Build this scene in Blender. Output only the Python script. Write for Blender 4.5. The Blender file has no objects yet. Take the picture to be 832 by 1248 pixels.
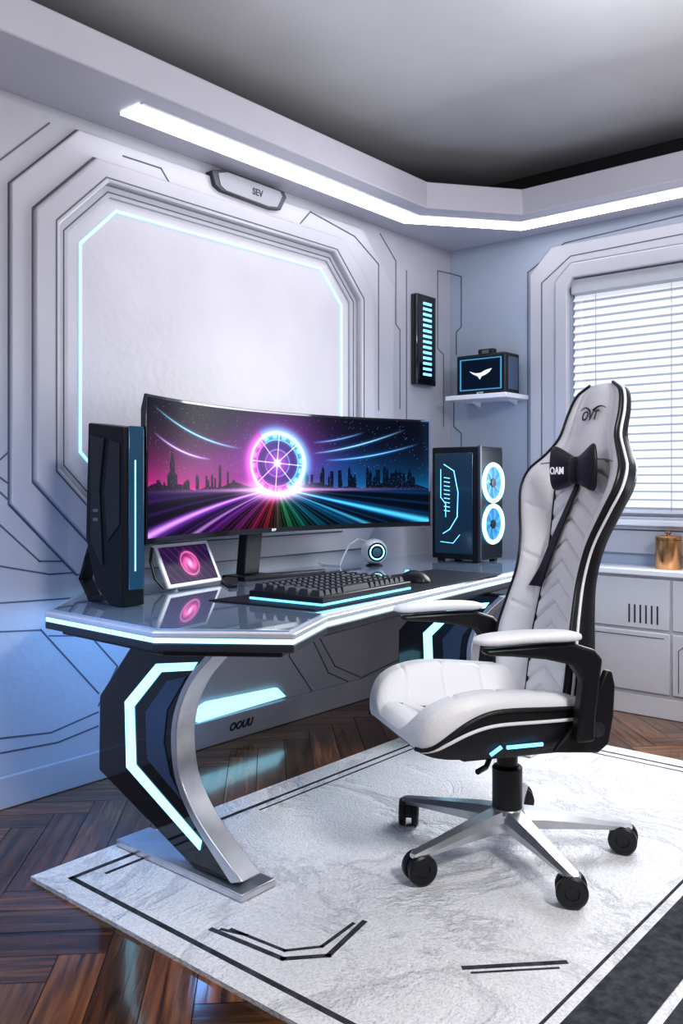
import bpy, bmesh, math, random
import numpy as np
from mathutils import Vector, Matrix
random.seed(7)
C = bpy.context.scene.collection
scene = bpy.context.scene
# ---------------------------------------------------------------- camera model
FX, FY = -0.647, 0.763
RX, RY = 0.763, 0.647
CX, CY, CZ, FP, HY = 2.892, -4.42, 1.15, 1061.0, 587.0
def ray(px):
    u = (px-416)/FP
    return FX+u*RX, FY+u*RY
def on_x(px, py, X=0.0):
    dx, dy = ray(px); t = (X-CX)/dx
    return Vector((X, CY+t*dy, CZ+(HY-py)/FP*t))
def on_y(px, py, Y=0.0):
    dx, dy = ray(px); t = (Y-CY)/dy
    return Vector((CX+t*dx, Y, CZ+(HY-py)/FP*t))
def on_z(px, py, Z=0.0):
    dx, dy = ray(px); t = (CZ-Z)*FP/(py-HY)
    return Vector((CX+t*dx, CY+t*dy, Z))
# ---------------------------------------------------------------- materials
def mat(name, col, rough=0.5, metal=0.0, var=0.06, vscale=6.0, bump=0.0, bscale=60.0, emit=None, es=0.0, coat=0.0, spec=0.5):
    m = bpy.data.materials.new(name); m.use_nodes = True
    nt = m.node_tree; b = nt.nodes['Principled BSDF']
    tc = nt.nodes.new('ShaderNodeTexCoord')
    nz = nt.nodes.new('ShaderNodeTexNoise'); nz.inputs['Scale'].default_value = vscale; nz.inputs['Detail'].default_value = 5
    nt.links.new(tc.outputs['Object'], nz.inputs['Vector'])
    cr = nt.nodes.new('ShaderNodeValToRGB')
    c0 = [max(0, c*(1-var)) for c in col]; c1 = [min(1, c*(1+var)) for c in col]
    cr.color_ramp.elements[0].position = 0.3; cr.color_ramp.elements[1].position = 0.7
    cr.color_ramp.elements[0].color = (*c0, 1); cr.color_ramp.elements[1].color = (*c1, 1)
    nt.links.new(nz.outputs['Fac'], cr.inputs['Fac']); nt.links.new(cr.outputs['Color'], b.inputs['Base Color'])
    b.inputs['Roughness'].default_value = rough; b.inputs['Metallic'].default_value = metal
    b.inputs['Coat Weight'].default_value = coat; b.inputs['Specular IOR Level'].default_value = spec
    if bump > 0:
        n2 = nt.nodes.new('ShaderNodeTexNoise'); n2.inputs['Scale'].default_value = bscale; n2.inputs['Detail'].default_value = 4
        nt.links.new(tc.outputs['Object'], n2.inputs['Vector'])
        bp = nt.nodes.new('ShaderNodeBump'); bp.inputs['Strength'].default_value = bump; bp.inputs['Distance'].default_value = 0.01
        nt.links.new(n2.outputs['Fac'], bp.inputs['Height']); nt.links.new(bp.outputs['Normal'], b.inputs['Normal'])
    if emit:
        b.inputs['Emission Color'].default_value = (*emit, 1); b.inputs['Emission Strength'].default_value = es
    return m
def screen_mat(name, strength):
    m = bpy.data.materials.new(name); m.use_nodes = True
    nt = m.node_tree; b = nt.nodes['Principled BSDF']
    at = nt.nodes.new('ShaderNodeAttribute'); at.attribute_name = 'Col'
    b.inputs['Base Color'].default_value = (.002, .002, .003, 1); b.inputs['Roughness'].default_value = .2
    b.inputs['Specular IOR Level'].default_value = .05
    nt.links.new(at.outputs['Color'], b.inputs['Emission Color']); b.inputs['Emission Strength'].default_value = strength
    return m
M = {}
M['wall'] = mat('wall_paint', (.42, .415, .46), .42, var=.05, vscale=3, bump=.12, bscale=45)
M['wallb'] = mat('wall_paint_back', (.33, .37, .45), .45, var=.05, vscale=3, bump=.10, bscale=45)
M['panel'] = mat('panel_paint', (.45, .44, .485), .30, var=.04, vscale=2)
M['inner'] = mat('inner_panel', (.53, .51, .56), .35, var=.06, vscale=2.5, bump=.14, bscale=30)
M['groove'] = mat('groove', (.10, .10, .13), .6)
M['grooveg'] = mat('vent_black', (.03, .03, .04), .6)
M['soffit'] = mat('soffit_paint', (.46, .45, .51), .4, var=.02)
M['ceil'] = mat('ceiling_paint', (.55, .545, .555), .40, metal=.12, var=.10, vscale=1.2)
M['dark'] = mat('upper_black', (.012, .012, .015), .7)
M['white'] = mat('white_lacquer', (.74, .74, .79), .3, var=.02)
M['cab'] = mat('cabinet_white', (.60, .60, .65), .4, var=.03)
M['rail'] = mat('rail_grey', (.40, .41, .45), .5, var=.03)
M['plq'] = mat('plaque_grey', (.26, .26, .29), .35)
M['leather'] = mat('white_leather', (.83, .83, .86), .42, var=.02, bump=.15, bscale=140)
M['bleather'] = mat('black_leather', (.010, .010, .013), .42, bump=.15, bscale=140)
M['black'] = mat('black_plastic', (.010, .010, .013), .38)
M['gloss'] = mat('gloss_black', (.008, .010, .014), .08, coat=.5)
M['satin'] = mat('satin_black', (.008, .009, .012), .35, spec=.25)
M['dgrey'] = mat('dark_grey', (.03, .033, .042), .35)
M['matm'] = mat('mat_cloth', (.012, .013, .018), .6, spec=.2)
M['bluegrey'] = mat('blue_grey_panel', (.08, .12, .19), .3, metal=.3)
M['silver'] = mat('brushed_silver', (.66, .67, .70), .28, metal=.85, var=.08, vscale=20)
M['lightsilver'] = mat('satin_silver', (.70, .71, .76), .3, metal=.45, var=.04, vscale=10)
M['glass'] = mat('tinted_glass_top', (.29, .39, .53), .04, metal=.12, var=.1, vscale=2, coat=1.0, spec=.9)
M['led'] = mat('cyan_led', (.5, .85, 1), .4, emit=(.34, .80, 1.0), es=1.45)
M['ledw'] = mat('white_led', (.9, .95, 1), .4, emit=(.93, .95, 1.0), es=4.5)
M['ledline'] = mat('wall_led', (.3, .8, 1), .4, emit=(.36, .85, 1.0), es=1.1)
M['ledblue'] = mat('blue_led', (.2, .6, 1), .4, emit=(.18, .62, 1.0), es=1.5)
M['ledsoft'] = mat('soft_blue_led', (.2, .6, .8), .4, emit=(.30, .75, .95), es=.9)
M['fan'] = mat('fan_led', (.3, .8, 1), .4, emit=(.30, .80, 1.0), es=2.0)
M['fanglow'] = mat('fan_glow', (.02, .1, .2), .4, emit=(.02, .20, .50), es=.5)
M['fanblade'] = mat('fan_blade', (.03, .12, .2), .3, emit=(.10, .48, .80), es=.45)
M['towerblue'] = mat('tower_blue_glass', (.01, .03, .05), .15, emit=(.03, .16, .32), es=.22)
M['slat'] = mat('blind_slat_glow', (.62, .63, .66), .75, emit=(.94, .96, 1), es=.37, spec=.1)  # emission stands in for daylight glowing through the slats
M['pane'] = mat('pane_sky_glow', (.3, .33, .37), .5, emit=(.80, .86, .95), es=.22)  # clear of any lamp: emission stands in for the bright outdoors
M['copper'] = mat('copper', (.62, .34, .16), .25, metal=.95)
M['key'] = mat('key_cap', (.018, .020, .026), .5)
M['greym'] = mat('grey_mark', (.12, .12, .14), .6)
M['thread'] = mat('seam_thread', (.30, .30, .35), .6)
M['textw'] = mat('white_print', (.85, .85, .88), .5, emit=(.8, .8, .85), es=.3)
M['textb'] = mat('black_print', (.03, .03, .04), .5)
M['pcglass'] = mat('pc_side_glass', (.008, .022, .04), .1, emit=(.05, .22, .42), es=.06)
def rug_mat():
    m = mat('rug_pile', (.70, .70, .74), .95, var=.02, vscale=200, bump=.0)
    nt = m.node_tree; b = nt.nodes['Principled BSDF']
    tc = nt.nodes.new('ShaderNodeTexCoord')
    n1 = nt.nodes.new('ShaderNodeTexNoise'); n1.inputs['Scale'].default_value = 2.1; n1.inputs['Detail'].default_value = 8; n1.inputs['Distortion'].default_value = .7; n1.inputs['Roughness'].default_value=.60
    nt.links.new(tc.outputs['Object'], n1.inputs['Vector'])
    sb = nt.nodes.new('ShaderNodeMath'); sb.operation='SUBTRACT'; sb.inputs[1].default_value=.5
    ab = nt.nodes.new('ShaderNodeMath'); ab.operation='ABSOLUTE'
    nt.links.new(n1.outputs['Fac'], sb.inputs[0]); nt.links.new(sb.outputs[0], ab.inputs[0])
    cr = nt.nodes.new('ShaderNodeValToRGB')
    cr.color_ramp.elements[0].position = 0.0; cr.color_ramp.elements[0].color = (.72, .72, .74, 1)
    cr.color_ramp.elements[1].position = 0.03; cr.color_ramp.elements[1].color = (.90, .90, .915, 1)
    e = cr.color_ramp.elements.new(.18); e.color = (.80, .80, .82, 1)
    nt.links.new(ab.outputs[0], cr.inputs['Fac'])
    n2 = nt.nodes.new('ShaderNodeTexNoise'); n2.inputs['Scale'].default_value = 140; n2.inputs['Detail'].default_value = 5
    nt.links.new(tc.outputs['Object'], n2.inputs['Vector'])
    c2 = nt.nodes.new('ShaderNodeValToRGB'); c2.color_ramp.elements[0].position=.3; c2.color_ramp.elements[0].color=(.80,.80,.82,1); c2.color_ramp.elements[1].position=.6; c2.color_ramp.elements[1].color=(1.0,1.0,1.0,1)
    nt.links.new(n2.outputs['Fac'], c2.inputs['Fac'])
    mx = nt.nodes.new('ShaderNodeMix'); mx.data_type='RGBA'; mx.blend_type='MULTIPLY'; mx.inputs['Factor'].default_value=1
    nt.links.new(cr.outputs['Color'], mx.inputs['A']); nt.links.new(c2.outputs['Color'], mx.inputs['B'])
    nt.links.new(mx.outputs['Result'], b.inputs['Base Color'])
    mn = nt.nodes.new('ShaderNodeMath'); mn.operation='MINIMUM'; mn.inputs[1].default_value=.06
    nt.links.new(ab.outputs[0], mn.inputs[0])
    m5 = nt.nodes.new('ShaderNodeMath'); m5.operation='MULTIPLY'; m5.inputs[1].default_value=9
    nt.links.new(mn.outputs[0], m5.inputs[0])
    ad = nt.nodes.new('ShaderNodeMath'); ad.operation='MULTIPLY_ADD'; ad.inputs[1].default_value=.42
    nt.links.new(n2.outputs['Fac'], ad.inputs[0]); nt.links.new(m5.outputs[0], ad.inputs[2])
    bp = nt.nodes.new('ShaderNodeBump'); bp.inputs['Strength'].default_value = .75; bp.inputs['Distance'].default_value = .02
    nt.links.new(ad.outputs[0], bp.inputs['Height']); nt.links.new(bp.outputs['Normal'], b.inputs['Normal'])
    b.inputs['Specular IOR Level'].default_value=.05
    return m
M['rug'] = rug_mat()
M['rugb'] = mat('rug_dark_weave', (.060, .062, .072), .95, var=.4, vscale=40, bump=.4, bscale=160, spec=.05)
def wood_mat():
    m = bpy.data.materials.new('herringbone_wood'); m.use_nodes = True
    nt = m.node_tree; b = nt.nodes['Principled BSDF']
    at = nt.nodes.new('ShaderNodeAttribute'); at.attribute_name = 'Col'
    uv = nt.nodes.new('ShaderNodeUVMap'); uv.uv_map = 'UVMap'
    mp = nt.nodes.new('ShaderNodeMapping'); mp.inputs['Scale'].default_value = (3, 45, 1)
    nt.links.new(uv.outputs['UV'], mp.inputs['Vector'])
    nz = nt.nodes.new('ShaderNodeTexNoise'); nz.inputs['Scale'].default_value = 1.0; nz.inputs['Detail'].default_value = 8; nz.inputs['Distortion'].default_value=.6
    nt.links.new(mp.outputs['Vector'], nz.inputs['Vector'])
    cr = nt.nodes.new('ShaderNodeValToRGB')
    cr.color_ramp.elements[0].position = .3; cr.color_ramp.elements[0].color = (.032, .012, .006, 1)
    cr.color_ramp.elements[1].position = .75; cr.color_ramp.elements[1].color = (.29, .125, .052, 1)
    nt.links.new(nz.outputs['Fac'], cr.inputs['Fac'])
    mx = nt.nodes.new('ShaderNodeMix'); mx.data_type = 'RGBA'; mx.blend_type = 'MULTIPLY'; mx.inputs['Factor'].default_value = 1
    nt.links.new(cr.outputs['Color'], mx.inputs['A']); nt.links.new(at.outputs['Color'], mx.inputs['B'])
    nt.links.new(mx.outputs['Result'], b.inputs['Base Color'])
    b.inputs['Roughness'].default_value = .16; b.inputs['Coat Weight'].default_value = .4; b.inputs['Coat Roughness'].default_value=.07
    bp = nt.nodes.new('ShaderNodeBump'); bp.inputs['Strength'].default_value = .15; bp.inputs['Distance'].default_value = .004
    nt.links.new(nz.outputs['Fac'], bp.inputs['Height']); nt.links.new(bp.outputs['Normal'], b.inputs['Normal'])
    return m
M['wood'] = wood_mat()
# ---------------------------------------------------------------- mesh builder
WM = {}
def wmat(o): return WM.get(o.name, Matrix.Identity(4))
class MB:
    def __init__(s): s.v = []; s.f = []; s.mi = []; s.cur = 0
    def add(s, vs, fs):
        n = len(s.v); s.v += [Vector(p) for p in vs]
        for f in fs: s.f.append([i+n for i in f]); s.mi.append(s.cur)
        return s
    def box(s, x0, x1, y0, y1, z0, z1):
        return s.add([(x0,y0,z0),(x1,y0,z0),(x1,y1,z0),(x0,y1,z0),(x0,y0,z1),(x1,y0,z1),(x1,y1,z1),(x0,y1,z1)],
              [(0,3,2,1),(4,5,6,7),(0,1,5,4),(1,2,6,5),(2,3,7,6),(3,0,4,7)])
    def prism(s, pts, d):
        d = Vector(d); n = len(pts); a = [Vector(p) for p in pts]
        return s.add(a+[p+d for p in a], [list(range(n))[::-1], list(range(n, 2*n))]+[(i, (i+1)%n, n+(i+1)%n, n+i) for i in range(n)])
    def ring(s, outer, inner, d):
        d = Vector(d); n = len(outer); o = [Vector(p) for p in outer]; i_ = [Vector(p) for p in inner]
        vs = o+i_+[p+d for p in o]+[p+d for p in i_]; fs = []
        for k in range(n):
            j = (k+1)%n
            fs += [(2*n+k,2*n+j,3*n+j,3*n+k),(k,n+k,n+j,j),(k,j,2*n+j,2*n+k),(n+k,3*n+k,3*n+j,n+j)]
        return s.add(vs, fs)
    def bar(s, p0, p1, w, th, nrm, ext=0.0):
        p0 = Vector(p0); p1 = Vector(p1); nrm = Vector(nrm).normalized()
        d = (p1-p0).normalized(); p0 = p0-d*ext; p1 = p1+d*ext
        sd = d.cross(nrm).normalized()*w*.5; t = nrm*th
        return s.add([p0-sd,p0+sd,p1+sd,p1-sd,p0-sd+t,p0+sd+t,p1+sd+t,p1-sd+t],
              [(0,1,2,3),(7,6,5,4),(0,4,5,1),(1,5,6,2),(2,6,7,3),(3,7,4,0)])
    def poly(s, pts, w, th, nrm, closed=False):
        n = len(pts)
        for i in range(n if closed else n-1): s.bar(pts[i], pts[(i+1)%n], w, th, nrm, w*.45)
        return s
    def loft(s, rings, cap=True):
        n = len(rings[0]); vs = [p for r in rings for p in r]; fs = []
        for k in range(len(rings)-1):
            for i in range(n):
                j = (i+1)%n; fs.append((k*n+i, k*n+j, (k+1)*n+j, (k+1)*n+i))
        if cap: fs += [list(range(n))[::-1], [(len(rings)-1)*n+i for i in range(n)]]
        return s.add(vs, fs)
    def sheet(s, rows):
        n = len(rows[0]); vs = [p for r in rows for p in r]; fs = []
        for k in range(len(rows)-1):
            for i in range(n-1): fs.append((k*n+i, k*n+i+1, (k+1)*n+i+1, (k+1)*n+i))
        return s.add(vs, fs)
    def tube(s, pts, r, seg=8, closed=False):
        pts = [Vector(p) for p in pts]; rings = []; n = len(pts); up = None
        for i, p in enumerate(pts):
            if closed: d = pts[(i+1)%n]-pts[i-1]
            else: d = pts[min(i+1, n-1)]-pts[max(i-1, 0)]
            d.normalize()
            if up is None:
                up = Vector((0,0,1)) if abs(d.z) < .9 else Vector((1,0,0))
            a = d.cross(up).normalized(); b = a.cross(d).normalized(); up = b
            rr = r[i] if isinstance(r, (list, tuple)) else r
            rings.append([p+(a*math.cos(2*math.pi*k/seg)+b*math.sin(2*math.pi*k/seg))*rr for k in range(seg)])
        if closed: rings.append(rings[0]); return s.loft(rings, False)
        return s.loft(rings)
    def lathe(s, prof, c=(0,0,0), axis='z', seg=32):
        c = Vector(c); rings = []
        for r, h in prof:
            ring = []
            for k in range(seg):
                a = 2*math.pi*k/seg; q = (r*math.cos(a), r*math.sin(a))
                if axis == 'z': p = Vector((q[0], q[1], h))
                elif axis == 'x': p = Vector((h, q[0], q[1]))
                else: p = Vector((q[1], h, q[0]))
                ring.append(c+p)
            rings.append(ring)
        return s.loft(rings)
    def xf(s, m):
        s.v = [m @ p for p in s.v]; return s
    def text(s, body, size, m, extrude=.0008, shear=0.0, offset=0.0):
        cu = bpy.data.curves.new('t', 'FONT'); cu.body = body; cu.size = size; cu.extrude = extrude; cu.offset = offset
        cu.align_x = 'CENTER'; cu.align_y = 'CENTER'; cu.shear = shear; cu.resolution_u = 3
        o = bpy.data.objects.new('t', cu); C.objects.link(o)
        bpy.context.view_layer.update()
        me = bpy.data.meshes.new_from_object(o.evaluated_get(bpy.context.evaluated_depsgraph_get()))
        s.add([m @ v.co for v in me.vertices], [list(p.vertices) for p in me.polygons])
        bpy.data.objects.remove(o); bpy.data.curves.remove(cu); bpy.data.meshes.remove(me)
        return s
    def build(s, name, m, parent=None, world=True, bevel=0.0, smooth=True, angle=35, subsurf=0, label=None, fix=True):
        vs = s.v
        org = Vector((0,0,0))
        if parent is None:
            xs = [p.x for p in vs]; ys = [p.y for p in vs]; zs = [p.z for p in vs]
            org = Vector(((min(xs)+max(xs))/2, (min(ys)+max(ys))/2, min(zs)))
            vs = [p-org for p in vs]
        elif world:
            inv = wmat(parent).inverted(); vs = [inv @ p for p in vs]
        me = bpy.data.meshes.new(name); me.from_pydata([tuple(p) for p in vs], [], s.f)
        for mm in (m if isinstance(m, (list, tuple)) else [m]): me.materials.append(mm)
        for i, p in enumerate(me.polygons): p.material_index = s.mi[i]
        if fix:
            bm = bmesh.new(); bm.from_mesh(me); bmesh.ops.recalc_face_normals(bm, faces=bm.faces); bm.to_mesh(me); bm.free()
        if smooth:
            for p in me.polygons: p.use_smooth = True
            me.set_sharp_from_angle(angle=math.radians(angle))
        o = bpy.data.objects.new(name, me); C.objects.link(o); o.location = org
        if parent: o.parent = parent; WM[o.name] = wmat(parent)
        if bevel > 0:
            b = o.modifiers.new('bevel', 'BEVEL'); b.width = bevel; b.segments = 2; b.limit_method = 'ANGLE'; b.angle_limit = math.radians(40)
        if label: o['label'] = label
        return o
def thing(name, label, cat, loc, rotz=0.0, group=None):
    o = bpy.data.objects.new(name, None); C.objects.link(o); o.location = loc; o.rotation_euler = (0,0,rotz)
    o.empty_display_size = .1
    o['label'] = label; o['category'] = cat
    if group: o['group'] = group
    WM[o.name] = Matrix.Translation(Vector(loc)) @ Matrix.Rotation(rotz, 4, 'Z')
    return o
def tag(o, label, cat, group=None):
    o['label'] = label; o['category'] = cat
    if group: o['group'] = group
    return o
def struct(o): o['kind'] = 'structure'; return o
def octa(a0, a1, b0, b1, c, f):
    return [f(a0, b0+c), f(a0, b1-c), f(a0+c, b1), f(a1-c, b1), f(a1, b1-c), f(a1, b0+c), f(a1-c, b0), f(a0+c, b0)]
def offset_poly(P, d):
    n = len(P); area = sum(P[i][0]*P[(i+1)%n][1]-P[(i+1)%n][0]*P[i][1] for i in range(n)); sg = 1 if area > 0 else -1
    out = []
    for i in range(n):
        a = Vector(P[i-1]); b = Vector(P[i]); c = Vector(P[(i+1)%n])
        d1 = (b-a).normalized(); d2 = (c-b).normalized()
        n1 = Vector((d1.y, -d1.x))*sg; n2 = Vector((d2.y, -d2.x))*sg
        bi = (n1+n2).normalized(); k = d/max(.35, bi.dot(n1))
        out.append(b+bi*k)
    return out
def open_strip(P, w):
    L = []; R = []
    for i in range(len(P)):
        b = Vector(P[i]); d1 = (b-Vector(P[i-1])).normalized() if i else None; d2 = (Vector(P[i+1])-b).normalized() if i < len(P)-1 else None
        if d1 is None: d1 = d2
        if d2 is None: d2 = d1
        n1 = Vector((-d1.y, d1.x)); n2 = Vector((-d2.y, d2.x)); bi = (n1+n2).normalized(); k = w/2/bi.dot(n1)
        L.append(b+bi*k); R.append(b-bi*k)
    return L, R
def interp(xs, ys, x):
    if x <= xs[0]: return ys[0]
    if x >= xs[-1]: return ys[-1]
    for i in range(len(xs)-1):
        if x <= xs[i+1]: break
    t = (x-xs[i])/(xs[i+1]-xs[i])
    def sl(k):
        if k <= 0: return (ys[1]-ys[0])/(xs[1]-xs[0])
        if k >= len(xs)-1: return (ys[-1]-ys[-2])/(xs[-1]-xs[-2])
        return (ys[k+1]-ys[k-1])/(xs[k+1]-xs[k-1])
    h = xs[i+1]-xs[i]; m0 = sl(i)*h; m1 = sl(i+1)*h
    return (2*t**3-3*t**2+1)*ys[i]+(t**3-2*t**2+t)*m0+(-2*t**3+3*t**2)*ys[i+1]+(t**3-t**2)*m1
def sstep(t): t = max(0, min(1, t)); return t*t*(3-2*t)
TXL = Matrix(((0,0,1,0),(1,0,0,0),(0,1,0,0),(0,0,0,1)))
TXB = Matrix(((1,0,0,0),(0,0,-1,0),(0,1,0,0),(0,0,0,1)))
# ================================================================ ROOM
XR, YN = 4.6, -5.2
def make_floor():
    W = .115; L = W*5; a = math.radians(45); ca, sa = math.cos(a), math.sin(a)
    vs, fs, cols, uvs = [], [], [], []
    g = .0012
    for i in range(-70, 71):
        for j in range(-14, 15):
            for k in (0, 1):
                ox = i*W+j*L; oy = i*W-j*L
                if k == 0: r = (ox, oy, ox+L, oy+W)
                else: r = (ox+L, oy+W-L, ox+L+W, oy+W)
                q = [(r[0]+g, r[1]+g), (r[2]-g, r[1]+g), (r[2]-g, r[3]-g), (r[0]+g, r[3]-g)]
                q = [(p[0]*ca-p[1]*sa+2.3, p[0]*sa+p[1]*ca-2.6) for p in q]
                cx = sum(p[0] for p in q)/4; cy = sum(p[1] for p in q)/4
                if cx < -.4 or cx > XR+.4 or cy > .4 or cy < YN-.4: continue
                n = len(vs); vs += [(p[0], p[1], 0) for p in q]; fs.append((n, n+1, n+2, n+3))
                t = random.uniform(.45, 1.35); cols += [(t, t*random.uniform(.9, 1.05), t*random.uniform(.85, 1.05), 1)]*4
                o1, o2 = random.random()*20, random.random()*20
                if k == 0: uvs += [(o1, o2), (o1+L, o2), (o1+L, o2+W), (o1, o2+W)]
                else: uvs += [(o1, o2), (o1, o2+W), (o1+L, o2+W), (o1+L, o2)]
    me = bpy.data.meshes.new('floor'); me.from_pydata(vs, [], fs)
    ca_ = me.color_attributes.new(name='Col', type='FLOAT_COLOR', domain='CORNER')
    uvl = me.uv_layers.new(name='UVMap')
    for li in range(len(cols)):
        ca_.data[li].color = cols[li]; uvl.data[li].uv = uvs[li]
    bm = bmesh.new(); bm.from_mesh(me)
    for co, no in (((0,0,0),(-1,0,0)), ((0,0,0),(0,1,0)), ((XR,0,0),(1,0,0)), ((0,YN,0),(0,-1,0))):
        bmesh.ops.bisect_plane(bm, geom=bm.verts[:]+bm.edges[:]+bm.faces[:], plane_co=co, plane_no=no, clear_outer=True)
    bv = [bm.verts.new(p) for p in ((0,YN,-.002),(XR,YN,-.002),(XR,0,-.002),(0,0,-.002),(0,YN,-.05),(XR,YN,-.05),(XR,0,-.05),(0,0,-.05))]
    for f in ((0,1,2,3),(7,6,5,4),(0,4,5,1),(1,5,6,2),(2,6,7,3),(3,7,4,0)):
        bf = bm.faces.new([bv[i] for i in f]); bf.material_index = 1
    bm.to_mesh(me); bm.free()
    me.materials.append(M['wood']); me.materials.append(M['dark'])
    o = bpy.data.objects.new('floor', me); C.objects.link(o); struct(o)
make_floor()
ZC = 2.87
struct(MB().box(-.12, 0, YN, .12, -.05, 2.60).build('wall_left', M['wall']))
wb = MB()
WX0, WX1, WZ0, WZ1 = .775, 2.25, .97, 2.25
wb.box(0, WX0, 0, .12, -.05, 2.60); wb.box(WX1, XR, 0, .12, -.05, 2.60)
wb.box(WX0, WX1, 0, .12, -.05, WZ0); wb.box(WX0, WX1, 0, .12, WZ1, 2.60)
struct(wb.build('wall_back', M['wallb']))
up = MB(); up.box(-.12, 0, YN, .12, 2.60, ZC); up.box(0, XR, 0, .12, 2.60, ZC)
struct(up.build('wall_upper', M['dark']))  # shade of the recess above the soffit, put into the wall colour
struct(MB().box(-.12, XR, YN, .12, ZC, ZC+.06).build('ceiling', M['ceil']))
sof = [(0,0),(XR,0),(XR,-.38),(.69,-.38),(.38,-.79),(.38,YN),(0,YN)]
struct(MB().prism([(x,y,2.53) for x,y in sof], (0,0,.135)).build('trim_1', M['soffit'], bevel=.006))
cl = thing('cove_light', 'long white recessed light strip running along the ceiling ledge and round its corner', 'ceiling light', (.22,-2.45,2.53))
P = [(.215,-2.47),(.215,-.70),(.595,-.215),(XR-.05,-.215)]
Lp, Rp = open_strip(P, .12); Lq, Rq = open_strip(P, .15)
m_ = MB(); m2 = MB()
for i in range(3):
    m_.prism([(*Lp[i],2.522),(*Lp[i+1],2.522),(*Rp[i+1],2.522),(*Rp[i],2.522)], (0,0,.008))
    m2.prism([(*Lq[i],2.526),(*Lq[i+1],2.526),(*Rq[i+1],2.526),(*Rq[i],2.526)], (0,0,.004))
m_.build('diffuser', M['ledw'], cl); m2.build('light_frame', M['white'], cl)
fy = lambda y, z: (0.0, y, z)
R1o = octa(-2.83, -.585, .80, 2.475, .27, fy); R1i = octa(-2.75, -.79, .90, 2.38, .25, fy)
R2o = R1i; R2i = octa(-2.655, -.905, .99, 2.30, .21, fy)
R3i = octa(-2.60, -.96, 1.04, 2.255, .18, fy)
r = MB(); r.ring(R1o, R1i, (.022,0,0)); struct(r.build('trim_2', M['panel'], bevel=.006, smooth=False))
r = MB(); r.ring(R2o, R2i, (.050,0,0)); struct(r.build('trim_3', M['panel'], bevel=.010, smooth=False))
r = MB(); r.ring(R2i, R3i, (.018,0,0)); struct(r.build('trim_4', M['wall'], bevel=.006, smooth=False))
struct(MB().prism(octa(-2.60, -.96, 1.04, 2.255, .18, fy), (.004,0,0)).build('trim_5', M['inner'], smooth=False))
fx_ = lambda d: (lambda y, z: (d, y, z))
lo = octa(-2.55, -1.015, 1.10, 2.215, .16, fx_(.004)); li = octa(-2.542, -1.025, 1.108, 2.206, .157, fx_(.004))
tag(MB().ring(lo, li, (.006,0,0)).build('wall_light', M['ledline'], smooth=False), 'thin pale blue glowing outline set inside the large wall panel', 'wall light')
g = MB()
def oline(y0, y1, z0, z1, c, d, w=.0045):
    g.ring(octa(y0, y1, z0, z1, c, fx_(d)), octa(y0+w, y1-w, z0+w, z1-w, c-w*.4, fx_(d)), (.002,0,0))
oline(-2.675,-.885,.972,2.318,.215,.050)
oline(-2.755,-.78,.893,2.388,.253,.022,.006); oline(-2.835,-.58,.795,2.48,.273,.0,.006)
oline(-2.625,-.935,1.018,2.275,.192,.018,.004)
GL = [[(463,285),(482,318),(482,395),(487,402),(487,498)],
      [(0,195),(60,150)],[(0,582),(100,657)],[(0,600),(60,655),(105,655)],[(0,690),(60,700),(103,697)],[(0,735),(118,727)],
      [(60,775),(110,775),(143,812),(120,860)],[(0,900),(62,893),(119,868)],[(0,918),(70,905),(119,885)],
      [(372,762),(400,820),(440,838),(488,815)],[(385,770),(408,812),(440,826),(488,803)],[(360,740),(352,800),(385,850)],
      [(533,330),(547,333)],[(533,330),(533,425),(540,432),(540,520)],[(235,905),(330,878),(360,860),(480,828)],
      [(20,560),(60,600),(105,640)],[(0,640),(48,684),(103,684)],[(0,770),(50,768),(120,845)],
      [(495,330),(495,520)],[(0,560),(28,535)]]
for pl in GL: g.poly([on_x(a, b, 0) for a, b in pl], .0055, .0025, (1,0,0))
for pl in ([(150,190),(196,205),(208,226)], [(366,272),(378,258),(432,288),(461,322),(461,500)]): g.poly([on_x(a, b, 0.022) for a, b in pl], .0055, .0025, (1,0,0))
struct(g.build('trim_6', M['groove'], smooth=False))
struct(MB().box(0, .018, YN, 0, 0, .115).build('baseboard_left', M['wall'], bevel=.005))
struct(MB().box(.018, XR, -.018, 0, 0, .115).build('baseboard_back', M['white'], bevel=.005))
fb = lambda x, z: (x, 0.0, z)
o8 = octa(.545, 2.48, .78, 2.44, .13, fb); i8 = octa(.70, 2.325, .90, 2.335, .09, fb)
struct(MB().ring(o8, i8, (0,-.022,0)).build('trim_7', M['panel'], bevel=.005, smooth=False))
i9 = octa(.705, 2.32, .905, 2.33, .09, fb)
i10 = [fb(WX0,WZ0+.02),fb(WX0,WZ1-.06),fb(WX0+.03,WZ1),fb(WX1-.03,WZ1),fb(WX1,WZ1-.06),fb(WX1,WZ0+.02),fb(WX1-.01,WZ0),fb(WX0+.01,WZ0)]
struct(MB().ring(i9, i10, (0,-.04,0)).build('trim_8', M['panel'], bevel=.006, smooth=False))
g = MB()
g.poly([on_y(a, b, -.022) for a, b in [(660,560),(660,345),(695,312),(832,285)]], .005, .0025, (0,-1,0))
for pl in [[(548,333),(562,337),(562,398),(556,405),(556,432)],[(553,490),(553,520),(562,528),(562,545)],[(640,600),(650,612),(650,700)],[(775,660),(832,664)],[(643,600),(643,332),(688,296),(832,262)]]:
    g.poly([on_y(a,b,0) for a,b in pl], .0055, .0025, (0,-1,0))
struct(g.build('trim_9', M['groove'], smooth=False))
w1 = MB()
w1.box(WX0, WX1, .05, .10, WZ0, WZ0+.05); w1.box(WX0, WX1, .05, .10, WZ1-.05, WZ1)
w1.box(WX0, WX0+.05, .05, .10, WZ0+.05, WZ1-.05); w1.box(WX1-.05, WX1, .05, .10, WZ0+.05, WZ1-.05); w1.box(1.49, 1.54, .05, .10, WZ0+.05, WZ1-.05)
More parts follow.
